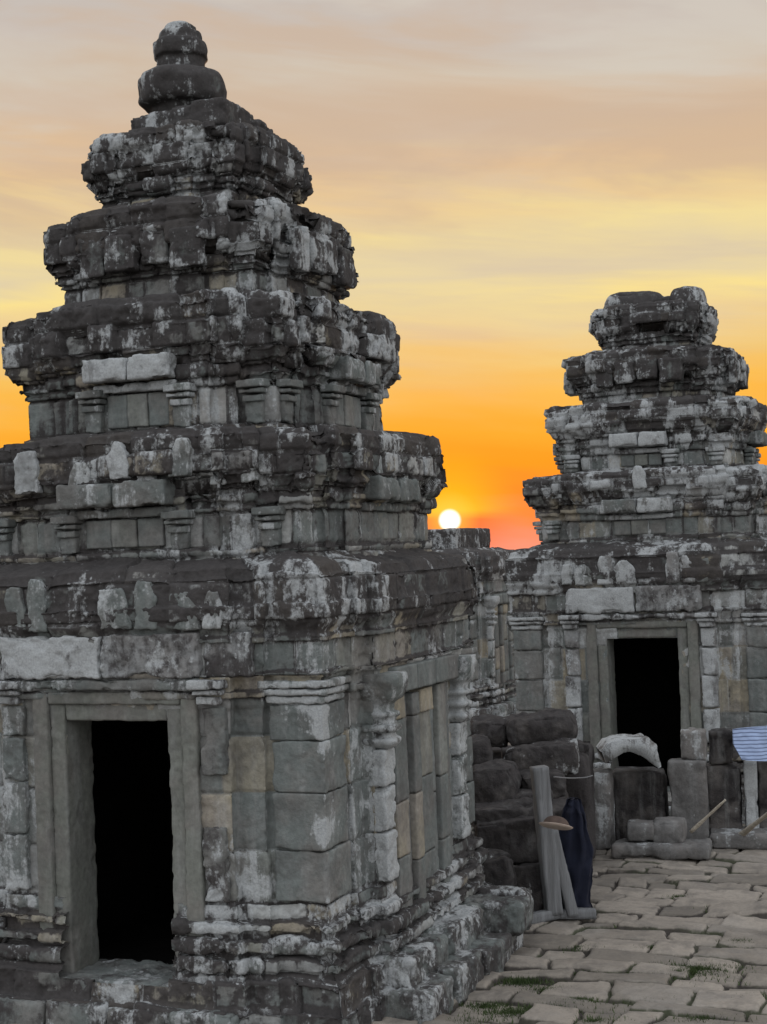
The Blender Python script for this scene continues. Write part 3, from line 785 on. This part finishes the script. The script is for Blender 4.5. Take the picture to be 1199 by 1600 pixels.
# navy cloth hanging behind the post
def draped(name, pts_l, pts_r, Yd, th, m, seed):
    """closed bulging cloth bundle between two outlines (photo rows) standing at distance Yd"""
    n = len(pts_l); cols = 26
    rows = []
    zs = np.linspace(0, 1, 60)
    ly = np.interp(zs, np.linspace(0, 1, n), [p[1] for p in pts_l]); lx = np.interp(zs, np.linspace(0, 1, n), [p[0] for p in pts_l]); rx = np.interp(zs, np.linspace(0, 1, n), [p[0] for p in pts_r])
    V = []
    for i in range(60):
        a = at(lx[i], ly[i], Yd); b = at(rx[i], ly[i], Yd); c = (a + b) / 2; hw = (b[0] - a[0]) / 2
        e = min(1, .35 + 4 * min(zs[i], 1 - zs[i]) if i else .3)
        for j in range(cols):
            t = 2 * math.pi * j / cols
            V.append((c[0] + hw * math.cos(t), Yd + th * e * math.sin(t) + .03 * math.sin(7 * t + i * .10 + math.sin(i * .2)), max(.0, c[2])))
    V = np.array(V); V[:, :2] += (fbm(V * np.array([1, 1, .4]), 9, 4, seed) * .06)[:, None]
    Fc = grid_faces(60, cols, True).reshape(-1, 4)
    b = len(V); V = np.concatenate([V, [V[:cols].mean(0)], [V[-cols:].mean(0)]])
    i = np.arange(cols); j = (i + 1) % cols
    f0 = np.stack([i, j, np.full(cols, b)], 1).tolist(); f1 = np.stack([59 * cols + j, 59 * cols + i, np.full(cols, b + 1)], 1).tolist()
    org = V[-1].copy(); org[2] = 0
    o = mesh_obj(name, V - org, Fc.tolist() + f0 + f1, m); o.location = Vector(org.tolist()); return o
nv = draped('cloth_cover', [(884, 1248), (880, 1270), (874, 1320), (872, 1370), (874, 1410), (872, 1436)], [(908, 1248), (917, 1270), (926, 1320), (929, 1362), (922, 1372), (930, 1436)], 12.62, .13, M['navy'], 7)
tag(nv, 'dark navy cloth bundle standing upright directly behind the wooden post', 'cloth')

# brown cap with a pale brim on the post
cp0 = at(869, 1290, 12.17)
cap = empty('hat', cp0, R(-10)); tag(cap, 'small brown hat with pale upturned brim hooked on the post', 'hat')
mb = MB(); lathe(mb, smooth_profile([(-.015, .10), (.0, .115), (.035, .105), (.065, .085), (.085, .05), (.09, .01)], .01), 0, 0, 24, .006, 1); crown = mb.build('crown', M['brown_felt'], cap)
mb = MB(); lathe(mb, smooth_profile([(-.02, .10), (-.018, .125), (-.005, .145), (.0, .148), (-.005, .135), (-.012, .10)], .008), 0, 0, 28, .004, 2); mb.build('brim', M['cream'], cap)
cap.rotation_euler = (R(-14), R(16), R(20)); cap.scale = (.95, .8, .8)

# ------------------------------------------------------------------ low stones in front of the right-hand tower
def pblock(name, lb, x0, y0, x1, y1, Yd, dp, m, seed, ra=0.0, bk=.4, lc=.1, st=.0, ground=False, grp='stone blocks set before the far doorway', rz=-.25, cat='stone block', chip=.05):
    a = at(x0, (y0 + y1) / 2, Yd); b = at(x1, (y0 + y1) / 2, Yd); tp = at((x0 + x1) / 2, y0, Yd)[2]; bt = 0 if ground else at((x0 + x1) / 2, y1, Yd)[2]
    V, Fc = rock_box((b[0] - a[0], dp, tp - bt), .025, .02, .02, 4, seed, chip, ra)
    mb = MB(); mb.add(V, Fc, bk, st, lc); o = mb.build(name, m)
    o.location = ((a[0] + b[0]) / 2, Yd + dp / 2, (tp + bt) / 2); o.rotation_euler = (0, 0, rz)
    tag(o, lb, cat, grp); return o
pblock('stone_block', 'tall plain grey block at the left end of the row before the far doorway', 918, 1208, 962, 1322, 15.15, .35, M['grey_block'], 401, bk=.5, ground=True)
pblock('stone_block', 'nearly black block standing in for the shaded recess under the pale arched stone', 966, 1206, 1048, 1322, 15.35, .4, M['rubble'], 402, bk=.1, ground=True)  # solid dark block in place of a shaded hollow
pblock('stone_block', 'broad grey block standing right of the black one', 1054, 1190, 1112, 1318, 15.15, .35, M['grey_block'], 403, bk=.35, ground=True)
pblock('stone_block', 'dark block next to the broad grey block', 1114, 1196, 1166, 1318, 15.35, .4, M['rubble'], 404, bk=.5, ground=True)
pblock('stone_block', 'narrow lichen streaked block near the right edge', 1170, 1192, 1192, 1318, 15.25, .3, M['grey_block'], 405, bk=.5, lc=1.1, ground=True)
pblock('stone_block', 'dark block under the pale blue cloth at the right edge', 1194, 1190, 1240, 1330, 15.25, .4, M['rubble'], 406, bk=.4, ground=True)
pblock('stone_block', 'small pale block resting on top of the broad grey block', 1068, 1142, 1108, 1190, 15.20, .25, M['grey_block'], 407, bk=.7, lc=.4)
pblock('stone_block', 'small dark block beside the pale one on the row', 1112, 1142, 1150, 1195, 15.35, .25, M['rubble'], 408, bk=.1)
# arched pale stone
def arch_stone():
    xs = np.linspace(0, 1, 40)
    top = [(940, 1176), (950, 1162), (966, 1156), (990, 1155), (1012, 1153), (1026, 1165), (1034, 1198)]
    bot = [(946, 1194), (958, 1186), (975, 1176), (988, 1174), (1004, 1180), (1018, 1192), (1030, 1200)]
    q = np.linspace(0, 1, len(top)); Yd = 15.05; ny = 10; dp = .42
    P = []
    for i, t in enumerate(xs):
        a = at(np.interp(t, q, [p[0] for p in top]), np.interp(t, q, [p[1] for p in top]), Yd)
        b = at(np.interp(t, q, [p[0] for p in bot]), np.interp(t, q, [p[1] for p in bot]), Yd)
        ring = [(a[0], Yd + dp * s, a[2]) for s in np.linspace(0, 1, ny)] + [(b[0], Yd + dp * s, b[2]) for s in np.linspace(1, 0, ny)]
        P.append(ring)
    P = np.array(P); P = P + fbm(P, 7, 4, 5)[..., None] * .022
    org = P.reshape(-1, 3).mean(0)
    Fc = grid_faces(40, 2 * ny, True).reshape(-1, 4).tolist() + [list(range(2 * ny)), [39 * 2 * ny + k for k in range(2 * ny)][::-1]]
    V = P.reshape(-1, 3) - org
    n = len(V)
    o = mesh_obj('arched_stone', V, Fc, M['grey_block'], None, {'blk': np.full(n, .15), 'stain': np.full(n, -.3), 'lich': np.full(n, .75)})
    o.location = Vector(org.tolist()); return o
tag(arch_stone(), 'pale arched stone fragment lying on the black block before the doorway', 'stone fragment')
pblock('stone_slab', 'left pale rounded flat stone on the paving before the row', 985, 1288, 1030, 1316, 14.8, .35, M['grey_block'], 411, .3, .35, .2, grp='loose slabs before the far doorway', cat='stone slab')
pblock('stone_slab', 'right pale rounded flat stone on the paving before the row', 1026, 1284, 1078, 1320, 14.75, .35, M['grey_block'], 412, .3, .6, .1, grp='loose slabs before the far doorway', cat='stone slab')
pblock('stone_slab', 'low wide flat slab at the foot of the block row', 965, 1322, 1120, 1340, 14.6, .5, M['grey_block'], 413, .1, .4, .0, ground=True, grp='loose slabs before the far doorway', cat='stone slab')
pblock('stone_slab', 'flat slab at the foot of the row by the right edge', 1120, 1304, 1230, 1330, 14.95, .5, M['grey_block'], 414, .05, .5, .1, ground=True, grp='loose slabs before the far doorway', cat='stone slab')

# pale blue cloth
def blue():
    Yd = 15.1; nx, ny = 40, 30; P = np.zeros((ny, nx, 3))
    for i in range(ny):
        for j in range(nx):
            s = j / (nx - 1); t = i / (ny - 1)
            x = 1150 + s * 95; y = 1142 - s * 10 + t * (46 + 14 * s)
            if t > .5: x += (t - .5) * 22 * (1 - s)
            p = at(x, y, Yd); p[1] += .05 * math.sin(s * 9 + t * 2) * .4 - .10 * t + .12
            P[i, j] = p
    P[..., 1] += .03 * fbm(P, 7, 3, 3)
    org = P.reshape(-1, 3).mean(0)
    V = P.reshape(-1, 3) - org; back = V + np.array([0, .03, 0]); n = len(V)
    F1 = grid_faces(ny, nx, False).reshape(-1, 4); F2 = F1[:, ::-1] + n
    rim = []
    idx = [k for k in range(nx)] + [(i + 1) * nx - 1 for i in range(1, ny)] + [(ny - 1) * nx + k for k in range(nx - 2, -1, -1)] + [i * nx for i in range(ny - 2, 0, -1)]
    for a, b in zip(idx, idx[1:] + idx[:1]): rim.append((a, b, b + n, a + n))
    o = mesh_obj('folded_cloth', np.concatenate([V, back]), np.concatenate([F1, F2, np.array(rim)]), M['blue_cloth']); o.location = Vector(org.tolist())
    tag(o, 'pale blue striped cloth spread over the blocks at the right edge', 'cloth')
blue()

def stick(name, lb, a, b, r0, r1, m, cat):
    a = np.array(a); b = np.array(b); L = np.linalg.norm(b - a)
    mb = MB(); prof = [(t * L, r0 + (r1 - r0) * t) for t in np.linspace(0, 1, 14)]
    lathe(mb, prof, 0, 0, 10, .004, 3, scale=8)
    o = mb.build(name, m); q = Vector((b - a).tolist()).to_track_quat('Z', 'Y'); o.rotation_euler = q.to_euler(); o.location = Vector(a.tolist())
    tag(o, lb, cat); return o
stick('wooden_stick', 'pale stick leaning against the broad grey block before the doorway', gnd(1080, 1300, .25) , at(1134, 1250, 14.4), .018, .010, M['rope'], 'stick')
stick('wooden_stick', 'pale stick with a thick end slanting up at the right edge', gnd(1150, 1312, .06), at(1215, 1260, 14.2), .035, .012, M['rope'], 'stick')
# light rope ends lashed to the arched stone
def tube(name, lb, pts, r, m, cat, n=8):
    pts = smooth_profile(pts, .02); V = []; 
    for i, p in enumerate(pts):
        t = pts[min(i + 1, len(pts) - 1)] - pts[max(i - 1, 0)]; t /= np.linalg.norm(t)
        u = np.cross(t, [0, 1, .2]); u /= np.linalg.norm(u); v = np.cross(t, u)
        for j in range(n):
            a = 2 * math.pi * j / n; V.append(p + r * (u * math.cos(a) + v * math.sin(a)))
    V = np.array(V); org = V.mean(0)
    Fc = grid_faces(len(pts), n, True).reshape(-1, 4).tolist() + [list(range(n)), [(len(pts) - 1) * n + k for k in range(n)][::-1]]
    o = mesh_obj(name, V - org, Fc, m); o.location = Vector(org.tolist()); return tag(o, lb, cat)
tube('wire', 'thin grey wire stretched from the post top to the block row', [at(x, y, Y) for x, y, Y in ((866, 1214, 12.3), (890, 1216, 13), (915, 1215, 14), (926, 1212, 14.6))], .006, M['wood'], 'wire')

# ------------------------------------------------------------------ grass in the joints
def grass():
    rs = np.random.RandomState(5); V = []; Fc = []; n = 0
    spots = [(1060, 1518, .30, 420), (1085, 1512, .2, 200), (975, 1520, .16, 120), (815, 1532, .18, 220), (850, 1575, .2, 200), (905, 1562, .12, 100), (800, 1580, .2, 200), (1130, 1420, .12, 60), (905, 1480, .1, 60), (1010, 1560, .12, 80), (700, 1598, .2, 150), (760, 1570, .12, 120), (860, 1545, .12, 90), (985, 1445, .08, 40), (930, 1595, .15, 120), (1100, 1590, .12, 90), (1180, 1555, .1, 70), (1150, 1470, .1, 60), (1020, 1480, .1, 60), (890, 1520, .12, 90), (1060, 1400, .08, 40)]
    for px, py, r, c in spots:
        g = gnd(px, py)
        for i in range(c * 3):
            a = rs.uniform(0, 2 * math.pi); q = r * abs(rs.randn()) * .6
            x = g[0] + q * math.cos(a) * 1.6; y = g[1] + q * math.sin(a) * .7
            h = rs.uniform(.004, .020); w = rs.uniform(.002, .005); t = rs.uniform(0, 6.28); lx, ly = rs.uniform(-.02, .02, 2)
            V += [(x - w * math.cos(t), y - w * math.sin(t), -.02), (x + w * math.cos(t), y + w * math.sin(t), -.02), (x + lx, y + ly, h)]
            Fc.append((n, n + 1, n + 2)); n += 3
    o = mesh_obj('grass', V, Fc, M['grass'], smooth=False); tag(o, 'small green grass tufts growing in the paving joints', 'grass', kind='stuff')
grass()

# ------------------------------------------------------------------ sky, sun
sd = ray(703, 813); sd = sd / np.linalg.norm(sd); SUN = Vector(sd.tolist())
el = math.asin(SUN.z); az = math.atan2(SUN.x, SUN.y)
w = bpy.data.worlds.new('World'); bpy.context.scene.world = w; w.use_nodes = True
nt = w.node_tree; nt.nodes.clear(); g = G(nt)
tc = g.n('ShaderNodeTexCoord').outputs['Generated']
sp = g.n('ShaderNodeSeparateXYZ'); g.l(tc, sp.inputs[0])
elev = g.math('MULTIPLY', g.math('ARCSINE', sp.outputs['Z']), 180 / math.pi)           # degrees
# stratified cloud wobble
tilt = g.n('ShaderNodeMapping'); tilt.inputs['Rotation'].default_value = (0, R(-5), 0); g.l(tc, tilt.inputs[0]); tc0 = tc; tc = tilt.outputs[0]
cl = g.noise(g.map(tc, (2, 1, 0), (2.2, 2.2, 16)), 1.6, 5, .5, .4)
cl2 = g.noise(g.map(tc, (7, 3, 2), (2.6, 2.6, 24)), 1.6, 5, .55, .3)
ew = g.math('ADD', elev, g.math('MULTIPLY', g.math('SUBTRACT', cl, .5), 4.2))
fac = g.math('DIVIDE', ew, 24.0, True)
def srgb(r, g_, b):
    f = lambda c: (c / 255 / 12.92) if c <= 10 else ((c / 255 + .055) / 1.055) ** 2.4
    return (f(r), f(g_), f(b), 1)
ramp = g.n('ShaderNodeValToRGB'); g.l(fac, ramp.inputs[0])
stops = [(0, (248, 152, 128)), (.8, (250, 140, 105)), (1.7, (253, 130, 50)), (2.8, (254, 156, 34)), (4.4, (253, 176, 52)), (6.0, (249, 190, 84)), (7.4, (240, 198, 118)), (8.4, (238, 208, 148)), (9.3, (249, 224, 146)),
         (10.2, (226, 208, 168)), (11.6, (242, 220, 156)), (12.8, (236, 204, 150)), (14.2, (224, 190, 150)), (15.8, (212, 186, 160)), (17.2, (210, 196, 178)), (19, (202, 190, 180)), (24, (188, 186, 184))]
e = ramp.color_ramp.elements
while len(e) < len(stops): e.new(.5)
for i, (d, c) in enumerate(stops): e[i].position = d / 24.0; e[i].color = srgb(*c)
sky = ramp.outputs[0]
cm = g.rng(cl2, .42, .66, 0, .4)
hi = g.rng(elev, 4, 9)
sky = g.mix(g.math('MULTIPLY', cm, hi), sky, srgb(206, 188, 172)[:3])
cl3 = g.noise(g.map(tc, (4, 9, 5), (2.0, 2.0, 20)), 2.4, 5, .55, .3)
sky = g.mix(g.math('MULTIPLY', g.rng(cl3, .5, .75, 0, .38), g.math('MULTIPLY', g.rng(elev, 5, 8), g.rng(elev, 17, 12))), sky, srgb(246, 222, 150)[:3])
cl4 = g.noise(g.map(tc, (8, 2, 6.3), (1.6, 1.6, 7)), 2.2, 5, .6, .5)
sky = g.mix(g.math('MULTIPLY', g.rng(cl4, .46, .62, 0, .6), g.rng(elev, 10.5, 13)), sky, srgb(205, 178, 152)[:3])
sky = g.mix(g.math('MULTIPLY', g.rng(cl4, .50, .36, 0, .6), g.rng(elev, 12.5, 15)), sky, srgb(212, 204, 192)[:3])
tc = tc0
# turn to a cool dusk sky away from the sun and overhead
dt = g.n('ShaderNodeVectorMath', operation='DOT_PRODUCT'); g.l(tc, dt.inputs[0]); dt.inputs[1].default_value = SUN
dot = dt.outputs['Value']
away = g.rng(dot, .88, .0)
cool = g.mix(g.rng(elev, 0, 60), (1.28, 1.30, 1.34), (1.12, 1.18, 1.28))
sky = g.mix(away, sky, cool)
ang = g.math('MULTIPLY', g.math('ARCCOSINE', g.math('MINIMUM', dot, 1.0)), 180 / math.pi)
# glow: yellow above the sun, red below it
delev = g.math('SUBTRACT', elev, math.degrees(el))
gl = g.math('POWER', g.math('SUBTRACT', 1.0, g.math('DIVIDE', ang, 3.0, True), True), 1.7)
gcol = g.mix(g.rng(g.math('ADD', delev, g.math('MULTIPLY', g.math('SUBTRACT', cl2, .5), .8)), -.15, .45), srgb(252, 78, 30)[:3], srgb(255, 236, 10)[:3])
band = g.rng(g.math('ABSOLUTE', g.math('SUBTRACT', delev, .02)), .3, .0, 0, .3)
sky = g.mix(g.math('MULTIPLY', gl, 1.25, True), sky, gcol)
gl2 = g.math('MULTIPLY', g.math('SUBTRACT', 1.0, g.math('DIVIDE', ang, 8.0, True), True), g.rng(delev, -1.0, 1.0, .08, .5))
sky = g.mix(gl2, sky, srgb(255, 150, 30)[:3])
halo = g.math('POWER', g.math('SUBTRACT', 1.0, g.math('DIVIDE', ang, 1.15, True), True), 1.1)
sky = g.mix(g.math('MULTIPLY', halo, .95), sky, (1.0, .62, .10))
disc = g.rng(ang, .47, .30)
sky = g.mix(disc, sky, (1.6, 1.45, 1.2))
ns = g.n('ShaderNodeTexSky', sky_type='NISHITA'); ns.sun_disc = False; ns.sun_elevation = el; ns.sun_rotation = az
b1 = g.n('ShaderNodeBackground'); g.l(ns.outputs[0], b1.inputs[0]); b1.inputs[1].default_value = .004
b2 = g.n('ShaderNodeBackground'); g.l(sky, b2.inputs[0]); b2.inputs[1].default_value = 1.0
ad = g.n('ShaderNodeAddShader'); g.l(b1.outputs[0], ad.inputs[0]); g.l(b2.outputs[0], ad.inputs[1])
g.l(ad.outputs[0], g.n('ShaderNodeOutputWorld').inputs[0])

sl = bpy.data.lights.new('sun', 'SUN'); sl.energy = 2.0; sl.angle = R(.55); sl.color = (1, .5, .22)
so = bpy.data.objects.new('sun', sl); C.objects.link(so); so.rotation_euler = SUN.to_track_quat('Z', 'Y').to_euler()

S = bpy.context.scene
S.view_settings.view_transform = 'Standard'; S.view_settings.look = 'None'; S.view_settings.exposure = 0; S.view_settings.gamma = 1
S.cycles.max_bounces = 4; S.cycles.diffuse_bounces = 2
